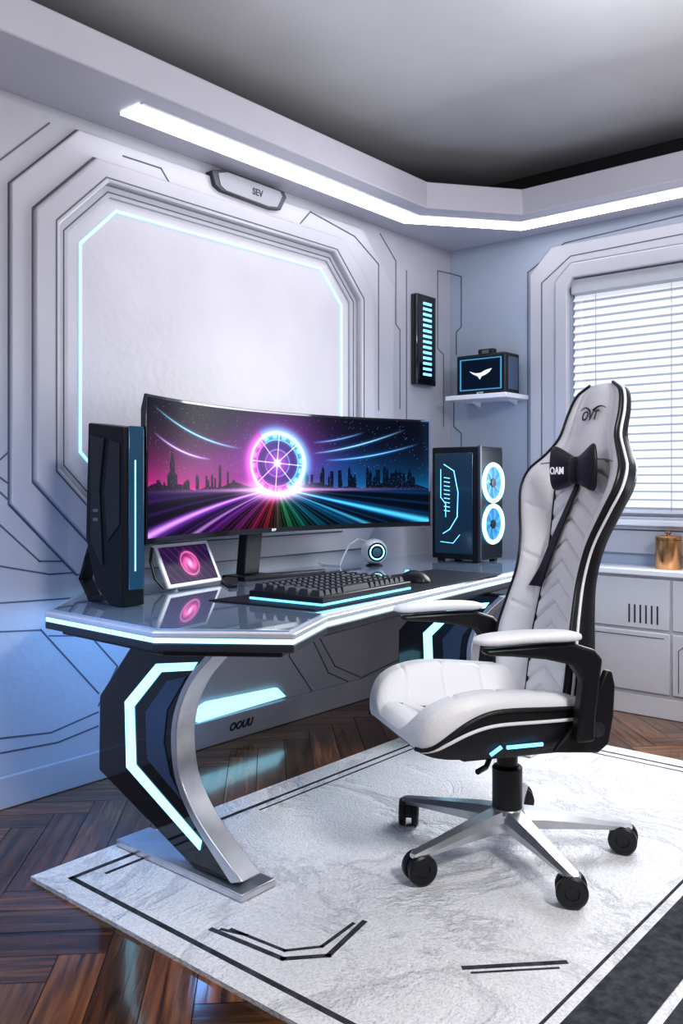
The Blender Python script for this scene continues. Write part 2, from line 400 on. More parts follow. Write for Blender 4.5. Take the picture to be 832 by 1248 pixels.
wo = struct(w1.build('window_1', M['white'], bevel=.004))
pn = MB().box(WX0+.04, WX1-.04, .095, .10, WZ0+.04, WZ1-.04).build('window_pane', M['pane'], wo, world=False)
pn.location = -wo.location
struct(MB().box(.72, 2.30, -.07, 0, .925, .955).build('trim_10', M['white'], bevel=.006))
bl = thing('window_blind', 'white horizontal slatted blind lowered over the bright window', 'blind', (1.5,.02,.99))
MB().box(WX0+.01, WX1-.01, -.012, .045, WZ1-.085, WZ1-.005).build('head_rail', M['rail'], bl, bevel=.004)
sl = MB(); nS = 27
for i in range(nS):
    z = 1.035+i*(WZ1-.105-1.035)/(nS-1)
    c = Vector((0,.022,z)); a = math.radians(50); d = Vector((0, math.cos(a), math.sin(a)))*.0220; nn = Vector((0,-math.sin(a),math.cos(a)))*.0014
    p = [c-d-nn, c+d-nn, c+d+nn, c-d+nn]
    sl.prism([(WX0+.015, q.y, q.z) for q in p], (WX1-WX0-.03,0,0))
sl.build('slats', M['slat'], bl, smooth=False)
MB().box(WX0+.015, WX1-.015, .008, .036, .985, 1.005).build('bottom_rail', M['white'], bl, bevel=.003)
for x in (WX0+.15, WX0+.55, WX1-.3): MB().tube([(x,-.006,1.0),(x,-.006,WZ1-.05)], .0018, 5).build('cord', M['thread'], bl)
# ================================================================ RUG
RZ = .012
rg = MB(); rg.box(.585, 2.75, -3.085, -.81, 0, RZ); rg.cur = 1
def rl(pts, w): rg.poly([on_z(a,b,RZ) for a,b in pts], w, .0010, (0,0,1))
def rlw(pts, w): rg.poly([(x,y,RZ) for x,y in pts], w, .0010, (0,0,1))
rlw([(1.0,-.90),(.685,-.90),(.685,-2.2)], .012); rlw([(.685,-2.2),(.685,-3.015),(2.3,-3.015)], .016)
rlw([(.725,-1.0),(.725,-2.3)], .008); rlw([(.735,-2.62),(.735,-2.93)], .012)
rlw([(1.0,-.90),(2.0,-.90)], .012); rlw([(1.1,-.95),(2.0,-.95)], .008)
rl([(258,1133),(345,1169),(400,1165),(443,1124)], .015); rl([(282,1133),(347,1159),(392,1154),(430,1126)], .010); rl([(270,1133),(300,1140)], .010)
rl([(566,1180),(688,1173)], .015); rl([(575,1186),(680,1180)], .007)
rg.add([(2.06,-.95,RZ+.001),(2.20,-.95,RZ+.001),(2.20,-3.02,RZ+.001),(2.06,-3.02,RZ+.001)],[(3,2,1,0)])
rg.add([(2.225,-.95,RZ+.001),(2.36,-.95,RZ+.001),(2.36,-3.02,RZ+.001),(2.225,-3.02,RZ+.001)],[(3,2,1,0)])
rlw([(2.03,-.95),(2.03,-3.0)], .008)
tag(rg.build('rug', [M['rug'], M['rugb']], fix=False, smooth=False), 'large off-white marbled rug with thin black angular line pattern', 'rug')
# ================================================================ DESK
RT = RZ+.0015
DZ = .745
desk = thing('desk', 'long futuristic desk with glossy glass top, glowing edge strip and curved legs', 'desk', (.6,-1.7,RT))
DP = [(.06,-.36),(.06,-2.57),(.40,-2.93),(.96,-2.94),(1.275,-2.71),(1.15,-2.43),(1.085,-1.95),(.94,-.72),(.72,-.36)]
def slab(off, z0, z1): return [(p[0], p[1], z0) for p in offset_poly(DP, off)], (0,0,z1-z0)
mb = MB(); a, d = slab(-.022, .741, DZ); mb.prism(a, d); mb.build('glass_top', M['glass'], desk, bevel=.002, smooth=False)
mb = MB(); a, d = slab(0, .722, .741); mb.prism(a, d); mb.build('table_top', M['lightsilver'], desk, bevel=.005, smooth=False)
mb = MB(); a, d = slab(-.004, .709, .722); mb.prism(a, d); mb.build('light_strip', M['led'], desk, smooth=False)
mb = MB(); a, d = slab(-.002, .686, .709); mb.prism(a, d); a, d = slab(-.05, .664, .686); mb.prism(a, d); mb.build('under_frame', M['dgrey'], desk, bevel=.004, smooth=False)
def desk_leg(dy):
    Y = -2.78
    def pt(p, y=Y):
        v = on_y(p[0], p[1], Y); z = .664 if p[1] < 801 else max(.036, v.z)
        return Vector((v.x, y+dy, z))
    bl_ = [(165,792),(121,848),(120,938),(235,1058),(282,1076),(239,1005),(218,955),(211,910),(214,870),(229,830),(255,798)]
    leg = MB().prism([pt(p) for p in bl_], (0,.06,0)).build('leg', M['gloss'], desk, bevel=.005, smooth=False)
    led = [(241,807),(191,809),(153,855),(155,935),(244,1036),(246,1025),(166,932),(164,861),(197,819),(235,817)]
    MB().prism([pt((p[0],max(p[1],802)), Y-.004) for p in led], (0,.008,0)).build('light_strip', M['led'], leg, smooth=False)
    pan = [(228,824),(204,830),(178,868),(180,925),(222,975),(208,945),(200,905),(204,865)]
    MB().prism([pt(p, Y-.003) for p in pan], (0,.006,0)).build('inset_panel', M['bluegrey'], leg, smooth=False)
    lo_ = [(255,796),(229,830),(214,870),(211,910),(218,955),(240,1005),(284,1076)]
    ro = [(264,796),(237,830),(221,870),(218,910),(225,955),(249,1005),(298,1074)]
    def dens(pts):
        q = [pt(p) for p in pts]; out = []
        ts = list(range(len(q)))
        for k in range(25):
            t = k*(len(q)-1)/24; out.append(Vector((interp(ts,[v.x for v in q],t), q[0].y, interp(ts,[v.z for v in q],t))))
        return out
    A = dens(lo_); B = dens(ro)
    rings = [[a_+Vector((0,-.010,0)), b_+Vector((0,-.010,0)), b_+Vector((0,.062,0)), a_+Vector((0,.062,0))] for a_, b_ in zip(A, B)]
    MB().loft(rings).build('metal_curve', M['silver'], leg, bevel=.003)
    MB().box(.60, 1.17, -2.805+dy, -2.675+dy, RT, RT+.022).build('foot_plate', M['silver'], leg, bevel=.004)
desk_leg(0); desk_leg(1.62)
mt = [(.64,-2.46),(1.07,-2.40),(.98,-1.10),(.64,-1.10)]
tag(MB().prism([(x,y,DZ+.0005) for x,y in mt], (0,0,.004)).build('desk_mat', M['matm'], bevel=.001), 'thin dark desk mat under the keyboard and mouse', 'desk mat')
# ================================================================ MONITOR
mon = thing('monitor', 'wide curved monitor showing a neon skyline with a glowing wheel', 'monitor', (.27,-1.87,DZ))
MY0, MY1, MZ0, MZ1 = -2.64, -.985, .938, 1.443
ym = (MY0+MY1)/2; hf = (MY1-MY0)/2; SAG = .20
def mx(y): return .535-SAG*(1-((y-ym)/hf)**2)
rings = []
for k in range(49):
    y = MY0+(MY1-MY0)*k/48; x = mx(y)
    rings.append([Vector((x,y,MZ0)),Vector((x,y,MZ1)),Vector((x-.012,y,MZ1)),Vector((x-.03,y,MZ1-.05)),Vector((x-.03,y,MZ0+.05)),Vector((x-.012,y,MZ0))])
MB().loft(rings).build('casing', M['gloss'], mon, bevel=.002)
def paint(name, nu, nv, pos, colf, mt_, parent):
    U, V = np.meshgrid(np.linspace(0,1,nu), np.linspace(0,1,nv))
    vs = [pos(u, v) for u, v in zip(U.ravel(), V.ravel())]
    fs = [(j*nu+i, j*nu+i+1, (j+1)*nu+i+1, (j+1)*nu+i) for j in range(nv-1) for i in range(nu-1)]
    inv = wmat(parent).inverted()
    me = bpy.data.meshes.new(name); me.from_pydata([tuple(inv @ Vector(p)) for p in vs], [], fs)
    col = colf(U, V); c4 = np.ones((nu*nv, 4), dtype=np.float32); c4[:, :3] = np.clip(col.reshape(-1, 3), 0, 3)
    ca = me.color_attributes.new(name='Col', type='FLOAT_COLOR', domain='POINT'); ca.data.foreach_set('color', c4.ravel())
    me.materials.append(mt_)
    o = bpy.data.objects.new(name, me); C.objects.link(o); o.parent = parent; WM[o.name] = wmat(parent)
    return o
def ss(a, b, x): t = np.clip((x-a)/(b-a), 0, 1); return t*t*(3-2*t)
def city(U, V):
    asp = 2.75; X = (U-.495)*asp; Y = V-.565; r = np.hypot(X, Y); H = .33; R0 = .265
    col = np.zeros(U.shape+(3,))
    c = lambda *k: np.array(k)
    col += c(.006,.008,.026)
    up_ = np.exp(-np.clip(V-H,0,1)*6.5)
    col += (up_*ss(.62,.05,U)*.90)[...,None]*c(.75,.05,.38)
    col += (np.exp(-((U-.26)/.18)**2)*np.exp(-((V-.54)/.20)**2)*.26)[...,None]*c(.45,.06,.50)
    col += (up_*ss(.52,.8,U)*.55)[...,None]*c(.02,.34,.60)
    col += (np.exp(-((U-.68)/.16)**2)*np.exp(-((V-.52)/.20)**2)*.26)[...,None]*c(.04,.22,.62)
    col += (np.exp(-(r/.42)**2)*.55)[...,None]*c(.55,.14,.72)
    rs = np.random.RandomState(3); st = rs.rand(*U.shape) > .998
    col += (st*(V > .45)*.6)[...,None]*c(.7,.8,1)
    rs = np.random.RandomState(21)
    base = np.full(U.shape, H+.035)+.02*np.sin(U*23)+.012*np.sin(U*61)
    def blk(u0, w, h, tip=0.0):
        nonlocal base
        m = np.abs(U-u0) < w; hh = H+h+tip*(1-np.abs(U-u0)/w)
        base = np.where(m, np.maximum(base, hh), base)
    for q in range(34):
        u0 = .60+.38*rs.rand(); blk(u0, .003+.005*rs.rand(), .06+.15*rs.rand()*(1-abs(u0-.80)*1.6), .05*(rs.rand() > .4))
    for q in range(14):
        u0 = .02+.32*rs.rand(); blk(u0, .003+.005*rs.rand(), .05+.07*rs.rand(), .02*(rs.rand() > .5))
    blk(.095,.010,.20,.12); blk(.095,.020,.12,.04); blk(.28,.005,.19,.02); blk(.31,.004,.14,.02); blk(.25,.005,.11,.03)
    sk = (V < base) & (V > H-.02)
    dark = np.where(U[...,None] < .45, c(.022,.005,.045), c(.004,.018,.05))
    col = np.where(sk[...,None], dark, col)
    win = sk & (rs.rand(*U.shape) > .975)
    col = col+(win*.40)[...,None]*np.where(U[...,None] < .45, c(.9,.3,.8), c(.2,.7,1))
    gd = V < H; dd = H-V+.015
    ang = np.arctan2(X*(1+.9*np.abs(X)), dd*1.4*(1+.5*np.abs(X)))
    stre = (.5+.5*np.sin(ang*24+1.3))**2.4*.6+(.5+.5*np.sin(ang*83+.6))**5*.5
    hue = np.zeros_like(col)
    stops = [(-1.6,(.05,.015,.12)),(-1.2,(.40,.10,.80)),(-.75,(.55,.08,.50)),(-.35,(.90,.06,.16)),(0.0,(.30,.22,.20)),(.3,(.08,.70,.35)),(.75,(.03,.42,.56)),(1.2,(.03,.30,.66)),(1.6,(.01,.08,.2))]
    for ch in range(3): hue[...,ch] = np.interp(ang, [q[0] for q in stops], [q[1][ch] for q in stops])
    road = hue*(.12+.85*stre)[...,None]*np.exp(-dd*3.0)[...,None]
    edge = np.exp(-(np.abs(np.abs(ang)-1.32)/.022)**2)+.6*np.exp(-(np.abs(np.abs(ang)-1.14)/.022)**2)
    road += .75*edge[...,None]*np.where(X[...,None] < 0, c(.85,.5,1.1), c(.2,.75,1.1))
    col = np.where(gd[...,None], road, col)
    col += (np.exp(-((V-H)/.014)**2)*np.exp(-(X/.8)**2)*.6)[...,None]*c(.9,.5,.9)
    col += (np.exp(-((V-H)/.07)**2)*np.exp(-(X/.28)**2)*1.1)[...,None]*c(1,.75,1)
    th = np.arctan2(Y, X)
    ins = r < R0-.01
    disc = c(.03,.03,.15)+(np.exp(-(r/.12)**2)*.55)[...,None]*c(.7,.25,.9)
    col = np.where(ins[...,None], disc*1.0+.12*col, col)
    tint = np.where((X+Y*.6)[...,None] < -.02, c(1.0,.28,.85), c(.30,.80,1.1))
    ringm = np.exp(-((r-R0)/.013)**2)*1.8+np.exp(-((r-R0*.78)/.006)**2)*.6+np.exp(-((r-R0)/.055)**2)*.7+np.exp(-((r-R0*.45)/.005)**2)*.4
    col += ringm[...,None]*tint
    sp = np.abs(np.sin(th*4+.3))*r
    col += (np.exp(-(sp/.014)**2)*(r < R0*.94)*(r > .015)*.9)[...,None]*c(.9,.8,1.1)
    dsh = (np.abs(r-R0*.89) < .018) & (np.sin(th*16) > .1)
    col += (dsh*.55)[...,None]*tint
    col += (np.exp(-(r/.025)**2)*1.5)[...,None]*c(1,1,1)
    for (u0,v0,u1,v1,bow,cc) in ((.02,.95,.36,.68,-.05,(.40,.9,1.1)),(.02,.76,.25,.58,-.04,(.7,.7,1.1)),(.62,.66,.93,.92,-.04,(.40,.8,1.1)),(.66,.60,.97,.78,-.04,(.3,.65,1.1)),(.62,.76,.80,.88,-.02,(.25,.45,.8))):
        t = np.clip((U-u0)/(u1-u0), 0, 1); vv = v0+(v1-v0)*t+bow*4*t*(1-t)
        a_ = (np.exp(-((V-vv)/.006)**2)+.15*np.exp(-((V-vv)/.02)**2))*((U > u0) & (U < u1))*np.sin(np.pi*t)**1.0
        col += (a_*.85)[...,None]*c(*cc)
    return np.clip(col,0,None)**1.35*1.1
B_ = .010
paint('screen', 900, 290, lambda u, v: (mx(MY0+B_+(MY1-MY0-2*B_)*u)+.0015, MY0+B_+(MY1-MY0-2*B_)*u, MZ0+.022+(MZ1-MZ0-.022-B_)*v), city, screen_mat('monitor_screen', 1.15), mon)
tb = MB()
tb.text('IIVP', .016, Matrix.Translation((mx(-1.84)+.001, -1.84, MZ0+.011)) @ TXL); tb.build('logo', M['textw'], mon, smooth=False)
st = MB(); st.prism([(.22,-1.95,DZ+.02),(.27,-1.95,DZ+.02),(.30,-1.93,1.18),(.25,-1.93,1.18)], (0,.09,0)); st.build('stand_neck', M['black'], mon, bevel=.006)
MB().box(.27,.31,-1.98,-1.78,1.08,1.28).build('mount_plate', M['black'], mon, bevel=.006)
ft = MB(); ft.prism([(.17,-1.98,DZ+.001),(.31,-1.98,DZ+.001),(.36,-1.54,DZ+.001),(.32,-1.52,DZ+.001),(.25,-1.80,DZ+.001),(.17,-1.80,DZ+.001)], (0,0,.016)); ft.prism([(.21,-1.99,DZ+.001),(.28,-1.99,DZ+.001),(.44,-2.14,DZ+.001),(.42,-2.17,DZ+.001),(.25,-2.06,DZ+.001)], (0,0,.014))
ft.build('stand_foot', M['black'], mon, bevel=.004)
# ================================================================ LEFT TOWER
tw = thing('tower_speaker', 'tall black angular tower speaker with dim blue side panel left of the monitor', 'speaker', (.43,-2.70,DZ))
TY = -2.745
tp = [(107,515),(150,520),(150,744),(132,744),(116,715),(104,655)]
def tpt(p, y=TY):
    v = on_y(p[0], p[1], TY); return Vector((v.x, y, max(DZ+.002, v.z)))
MB().prism([tpt(p) for p in tp], (0,.085,0)).build('body', M['satin'], tw, bevel=.006, smooth=False)
h = MB(); h.poly([tpt((106,652),TY+.02), tpt((98,680),TY+.02), tpt((91,706),TY+.02), tpt((101,728),TY+.02)], .017, .045, (0,1,0)); h.bar(tpt((100,730),TY+.02), tpt((134,730),TY+.02), .017, .045, (0,1,0)); h.build('foot_bracket', M['satin'], tw, bevel=.003)
gx = tpt((150,600)).x
MB().box(gx-.001, gx+.004, TY+.020, TY+.078, .80, 1.33).build('side_panel', M['towerblue'], tw, bevel=.002)
MB().box(gx+.003, gx+.006, TY+.041, TY+.046, .86, 1.22).build('light_bar', M['ledsoft'], tw)
# raised facets on the wide face
fc = MB(); fc.prism([tpt((112,530)),tpt((128,534)),tpt((122,600)),tpt((126,690)),tpt((112,660))], (0,-.006,0)); fc.prism([tpt((134,536)),tpt((146,540)),tpt((146,640)),tpt((132,660)),tpt((128,600))], (0,-.004,0))
fc.build('face_plate', M['black'], tw, bevel=.002, smooth=False)
s_ = MB()
for zz in (1.02,1.05): s_.box(.40,.425,TY-.009,TY-.003,zz,zz+.010)
s_.build('panel_line', M['greym'], tw)
# ================================================================ SMALL DISPLAY
sd = thing('desk_display', 'small white-framed desk display showing a pink swirl, beside the tower speaker', 'display', (.30,-2.23,DZ))
A0 = Vector((.345,-2.395,DZ+.012)); A1 = Vector((.285,-2.08,DZ+.012)); ux = (A1-A0).normalized(); wd = (A1-A0).length
nh = Vector((ux.y, -ux.x, 0)).normalized()
uz = (Vector((0,0,1))*math.cos(.45) - nh*math.sin(.45)).normalized(); nn = ux.cross(uz).normalized(); hh_ = .175
def sq(u, v, d=0): return A0+ux*(wd*u)+uz*(hh_*v)+nn*d
MB().prism([sq(0,0,-.012),sq(1,0,-.012),sq(1,1,-.012),sq(0,1,-.012)], nn*.012).build('frame', M['white'], sd, bevel=.004)
def swirl(U, V):
    X = (U-.52)*1.8; Y = V-.5; r = np.hypot(X, Y); th = np.arctan2(Y, X)
    col = np.zeros(U.shape+(3,))+np.array((.03,.012,.06))
    col += (np.exp(-(np.abs(np.sin((X*4+Y*3)*3))/.2)**2)*.10)[...,None]*np.array((.6,.3,.9))
    s = .5+.5*np.sin(th*2-r*22)
    col += (np.exp(-(r/.30)**4)*(.35+.8*s))[...,None]*np.array((1.0,.12,.42))
    col += (np.exp(-(r/.09)**2)*.8)[...,None]*np.array((1,.6,.9))
    col += (np.exp(-((r-.32)/.02)**2)*.6)[...,None]*np.array((1,.3,.7))
    return col
paint('screen', 150, 90, lambda u, v: sq(.06+.88*u, .08+.84*v, .0012), swirl, screen_mat('small_display_screen', 1.0), sd)
k = MB(); b0 = sq(.5,.75,-.012); k.bar(b0, Vector((b0.x-.06*nh.x, b0.y-.06*nh.y, DZ+.002)), .06, .004, (0,0,1))
k.build('kickstand', M['silver'], sd)
k = MB(); k.tube([sq(-.01,.95,-.006), sq(-.06,.7,-.02), sq(-.05,.3,-.03), sq(0,.05,-.02)], .006); k.build('side_grip', M['black'], sd)
# ================================================================ KEYBOARD, MOUSE, CAMERA
ka = math.radians(5)
kb = thing('keyboard', 'black mechanical keyboard with blue underglow on the desk mat', 'keyboard', (.875,-2.085,DZ+.005), ka)
KD, KL = .155, .275
MB().box(-KD,KD,-KL,KL,.010,.032).build('case', M['black'], kb, world=False, bevel=.004)
MB().box(-KD+.004,KD+.002,-KL-.002,KL-.004,.003,.010).build('underglow', M['ledblue'], kb, world=False)
MB().box(-KD+.02,KD-.02,-KL+.02,KL-.02,.0,.003).build('base_pad', M['black'], kb, world=False)
rows = 6; cols_ = 16
for i in range(rows):
    kr = MB(); j = 0
    while j < cols_:
        wk = 1
        if i == 5 and j == 4: wk = 5
        if i in (2,3,4) and j == 0: wk = 2
        if i in (1,2,3) and j == 12: wk = 2
        x0 = -KD+.012+i*(2*KD-.024)/rows; x1 = x0+(2*KD-.024)/rows-.008
        y0 = -KL+.012+j*(2*KL-.024)/cols_; y1 = -KL+.012+(j+wk)*(2*KL-.024)/cols_-.006
        c0, t = .005, .055-.0012*i
        kr.loft([[Vector((x0,y0,.032)),Vector((x1,y0,.032)),Vector((x1,y1,.032)),Vector((x0,y1,.032))],[Vector((x0+c0,y0+c0,t)),Vector((x1-c0,y0+c0,t)),Vector((x1-c0,y1-c0,t)),Vector((x0+c0,y1-c0,t))]])
        j += wk
    kr.build('key_row', M['key'], kb, world=False, smooth=False)
ms = thing('mouse', 'black computer mouse right of the keyboard', 'mouse', (.86,-1.57,DZ+.0055), math.radians(8))
rings = []
for k_ in range(13):
    t = k_/12; x = -.068+.136*t; s = math.sqrt(max(.02, 1-(2*t-1)**4)); hgt = .014+.030*math.sin(math.pi*min(1,(t*.8+.12)))
    w_ = .040*s*(1-.15*math.sin(math.pi*t))
    rings.append([Vector((x, w_*math.cos(a), .001+max(0,math.sin(a))*hgt*s)) for a in [2*math.pi*q/20 for q in range(20)]])
MB().loft(rings).build('body', M['black'], ms, world=False, angle=60)
MB().lathe([(0,-.004),(.009,-.004),(.009,.004),(0,.004)], (-.035,0,.036), 'y', 16).build('scroll_wheel', M['ledblue'], ms, world=False)
wc = thing('desk_camera', 'small round desk camera with black face, glowing ring and white cable', 'camera', (.30,-1.12,DZ+.001), math.radians(-35))
pr = [(.001,-.06)]+[(.062*math.sin(a), -.062*math.cos(a)) for a in [math.pi*q/16 for q in range(1,13)]]+[(.046,.046)]
MB().lathe([(r_, x_) for r_, x_ in pr], (0,0,.068), 'x', 32).build('body', M['lightsilver'], wc, world=False, angle=60)
MB().lathe([(.001,.040),(.0455,.040),(.0455,.048),(.001,.0485)], (0,0,.068), 'x', 32).build('face', M['gloss'], wc, world=False, angle=60)
MB().tube([(.049, .034*math.cos(a), .068+.034*math.sin(a)) for a in [2*math.pi*q/32 for q in range(32)]], .0032, 8, True).build('light_ring', M['fan'], wc, world=False)
MB().lathe([(.001,.048),(.022,.048),(.018,.056),(.001,.058)], (0,0,.068), 'x', 24).build('lens', M['bluegrey'], wc, world=False)
MB().lathe([(.04,0),(.04,.004),(.025,.010),(.015,.02),(.001,.02)], (0,0,0), 'z', 24).build('base', M['black'], wc, world=False)
MB().tube([(-.05,-.02,.11),(-.07,-.06,.125),(-.05,-.11,.10),(-.02,-.15,.04),(.0,-.17,.006),(-.06,-.22,.004),(-.15,-.24,.004)], .004).build('cable', M['white'], wc, world=False)
# ================================================================ PC
pc = thing('computer_tower', 'black gaming computer tower with two glowing fan rings at the desk end', 'computer', (.48,-.58,DZ))
x0, x1, y0, y1, z0, z1 = .345, .625, -.695, -.465, DZ+.001, 1.325
MB().box(x0,x1,y0,y1,z0+.012,z1).build('case', M['satin'], pc, bevel=.006)
for xx in (x0+.02,x1-.05):
    for yy in (y0+.02,y1-.05): MB().box(xx,xx+.03,yy,yy+.03,z0,z0+.012).build('foot', M['black'], pc)
MB().box(x0+.02,x1-.035,y0-.004,y0,z0+.04,z1-.03).build('side_panel', M['pcglass'], pc, bevel=.002)
l_ = MB()
cv = lambda pts: [on_y(a,b,y0-.004) for a,b in pts]
l_.poly(cv([(537,572),(537,606),(543,614),(543,630)]), .003,.002,(0,-1,0)); l_.poly(cv([(541,566),(553,574),(558,600),(557,630),(548,645),(540,650)]), .004,.002,(0,-1,0))
for q in range(9): l_.bar(on_y(541,582+q*5,y0-.004), on_y(548,583+q*5,y0-.004), .004,.002,(0,-1,0))
l_.poly(cv([(537,660),(552,662),(560,652)]), .003,.002,(0,-1,0))
l_.build('light_line', M['ledblue'], pc)
MB().box(x1,x1+.004,y0+.012,y1-.008,z0+.03,z1-.02).build('front_panel', M['satin'], pc, bevel=.002)
MB().box(x1-.004,x1+.010,y0-.004,y0+.012,z0+.012,z1+.004).build('corner_strip', M['dgrey'], pc, bevel=.002)
yc = (y0+y1)/2+.006
for zz in (z0+.190, z0+.398):
    fan = MB().tube([(x1+.010, yc+.092*math.cos(a), zz+.092*math.sin(a)) for a in [2*math.pi*q/40 for q in range(40)]], .011, 8, True).build('fan_ring', M['fan'], pc)
    MB().lathe([(.001,.0),(.086,.0),(.086,.002),(.001,.002)], (x1+.0035, yc, zz), 'x', 36).build('fan_backing', M['fanglow'], fan)
    b = MB()
    for q in range(7):
        a = 2*math.pi*q/7
        b.add([Vector((x1+.008, yc+rr*math.cos(a+da), zz+rr*math.sin(a+da))) for rr, da in ((.02,0),(.05,.10),(.079,.30),(.081,.62),(.05,.50),(.024,.5))], [(0,1,2,3,4,5)])
    b.build('fan_blades', M['fanblade'], fan)
    MB().lathe([(.001,.002),(.022,.002),(.022,.011),(.001,.012)], (x1+.002, yc, zz), 'x', 20).build('fan_hub', M['black'], fan)
# ================================================================ WALL ITEMS
lb = thing('wall_light_bar', 'tall narrow black wall light with blue rungs near the room corner', 'wall light', (0,-.31,1.70))
MB().box(0,.045,-.405,-.215,1.70,2.215).build('housing', M['gloss'], lb, bevel=.006)
q_ = MB()
for i in range(14):
    z = 1.755+i*.031; q_.box(.045,.049,-.345,-.265,z,z+.014)
q_.build('light_rung', M['ledblue'], lb)
MB().box(.045,.048,-.395,-.385,1.73,2.19).box(.045,.048,-.237,-.227,1.73,2.19).build('side_rail', M['dgrey'], lb)
sh = thing('wall_shelf', 'small white shelf mounted on the wall beside the window', 'shelf', (.37,-.13,1.61))
MB().box(.13,.525,-.25,0,1.61,1.637).build('board', M['white'], sh, bevel=.004)
for bx in (.2,.44): MB().prism([(bx,0,1.61),(bx,-.10,1.61),(bx,0,1.585)], (.015,0,0)).build('bracket', M['white'], sh)
dv = thing('display_box', 'small black box display with white winged emblem, on the wall shelf', 'display', (.34,-.14,1.638))
MB().box(.185,.50,-.215,-.06,1.638,1.862).build('casing', M['black'], dv, bevel=.008)
def inpoly(X, Y, P):
    m = np.zeros(X.shape, bool); n = len(P)
    for i in range(n):
        x1_, y1_ = P[i]; x2_, y2_ = P[(i+1)%n]
        cnd = ((y1_ > Y) != (y2_ > Y)); xi = (x2_-x1_)*(Y-y1_)/((y2_-y1_) if y2_ != y1_ else 1e-9)+x1_
        m ^= cnd & (X < xi)
    return m
def emblem(U, V):
    X = (U-.5)*1.5*1.15; Y = (V-.50)*1.5
    col = np.zeros(U.shape+(3,))+np.array((.003,.009,.024))
    bd = np.maximum(np.abs(U-.5),np.abs(V-.5))
    col += (np.exp(-((bd-.45)/.015)**2)*.6)[...,None]*np.array((.15,.6,1.0))
    m = inpoly(X, Y, [(-.44,.16),(-.20,.05),(.02,.06),(.20,.16),(.44,.22),(.34,.06),(.16,-.06),(.04,-.10),(-.02,-.24),(-.10,-.10),(-.26,.0)])
    col = np.where(m[...,None], np.array((.85,.95,1.1)), col)
    return col
paint('screen', 130, 90, lambda u, v: (.198+.289*u, -.2165, 1.655+.190*v), emblem, screen_mat('box_screen', 1.1), dv)
tb = MB(); tb.text('ICTOY', .014, Matrix.Translation((.34,-.2165,1.6455)) @ TXB)
tb.build('lettering', M['textw'], dv, smooth=False)
MB().box(.5005,.504,-.19,-.08,1.66,1.84).build('side_grille', M['bluegrey'], dv, bevel=.001)
ck = thing('desk_clock', 'tiny black clock-like gadget standing on the box display', 'clock', (.33,-.13,1.863))
MB().box(.285,.385,-.15,-.11,1.863,1.900).build('body', M['black'], ck, bevel=.006)
tb = MB(); tb.text('BBB', .026, Matrix.Translation((.335,-.151,1.882)) @ TXB); tb.build('digits', M['plq'], ck, smooth=False)
pq = thing('wall_plaque', 'narrow grey wall plaque in a dark frame, small lettering, above the wall panel', 'plaque', tuple(on_x(295,234,.0)))
pp = [on_x(a,b,.0) for a,b in ((250,210),(264,209),(338,236),(341,243),(334,258),(322,257),(262,235),(254,228))]
cen = sum(pp, Vector())/8
MB().prism(pp, (.045,0,0)).build('frame', M['dgrey'], pq, bevel=.003)
p2 = [cen+(p-cen)*.86 for p in pp]; p2 = [Vector((.045,p.y,p.z)) for p in p2]
MB().prism(p2, (.003,0,0)).build('plate', M['plq'], pq, bevel=.001)
tb = MB(); tb.text('SEV', .042, Matrix.Translation((.049,cen.y+.04,cen.z)) @ TXL, offset=.0008); tb.build('lettering', M['textb'], pq, smooth=False)
uw = [on_x(a,b,.0) for a,b in ((236,864),(250,855),(335,838),(345,848),(238,880))]
tag(MB().prism(uw, (.02,0,0)).build('wall_light', M['led'], bevel=.002), 'slanted glowing light panel low on the wall beneath the desk', 'wall light')
tb = MB(); cc = on_x(293,889,.019); tb.text('OOUU', .046, Matrix.Translation((.019,cc.y,.058)) @ TXL, shear=.40, offset=.0022)
tag(tb.build('wall_lettering', M['textb'], smooth=False), 'small dark lettering on the baseboard below the glowing panel', 'lettering')
# ================================================================ CABINET
cb = thing('cabinet', 'white low cabinet with drawers and vent slots beneath the window', 'cabinet', (1.6,-.1,0))
CXa, CXb = .76, 2.6
MB().box(CXa+.01,CXb,-.195,-.018,.10,.69).build('body', M['cab'], cb, bevel=.003)
MB().box(CXa+.02,CXb,-.20,-.018,.0,.10).build('plinth', M['white'], cb, bevel=.004)
MB().box(CXa-.02,CXb+.02,-.225,-.0,.69,.72).build('counter_top', M['white'], cb, bevel=.005)
xx = CXa+.02
for wdt in (.62,.62,.55):
    d1 = MB().box(xx,xx+wdt-.012,-.208,-.195,.43,.675).build('drawer', M['cab'], cb, bevel=.004)
    d2 = MB().box(xx,xx+wdt-.012,-.208,-.195,.12,.415).build('drawer', M['cab'], cb, bevel=.004)
    s_ = MB()
    cx_ = xx+wdt-.14 if xx < 1 else xx+wdt/2
    for q in range(6): s_.box(cx_-.075+q*.028,cx_-.067+q*.028,-.2095,-.207,.455,.545)
    s_.build('vent_slots', M['grooveg'], d1)
    MB().poly([(xx+.03,-.208,.14),(xx+.03,-.208,.34),(xx+.09,-.208,.39),(xx+wdt-.04,-.208,.39)], .004,.0015,(0,-1,0)).build('panel_line', M['groove'], d2)
    xx += wdt
cn = thing('canister', 'copper lidded canister on the cabinet below the window', 'canister', (1.345,-.105,.72))
MB().lathe([(.001,0),(.060,0),(.062,.004),(.062,.142),(.058,.146),(.001,.146)], (0,0,0), 'z', 36).build('body', M['copper'], cn, world=False)
MB().lathe([(.001,.146),(.063,.146),(.063,.158),(.058,.162),(.001,.163)], (0,0,0), 'z', 36).build('lid', M['copper'], cn, world=False)
MB().lathe([(.001,.163),(.008,.163),(.008,.170),(.016,.176),(.016,.184),(.001,.188)], (0,0,0), 'z', 20).build('knob', M['copper'], cn, world=False)
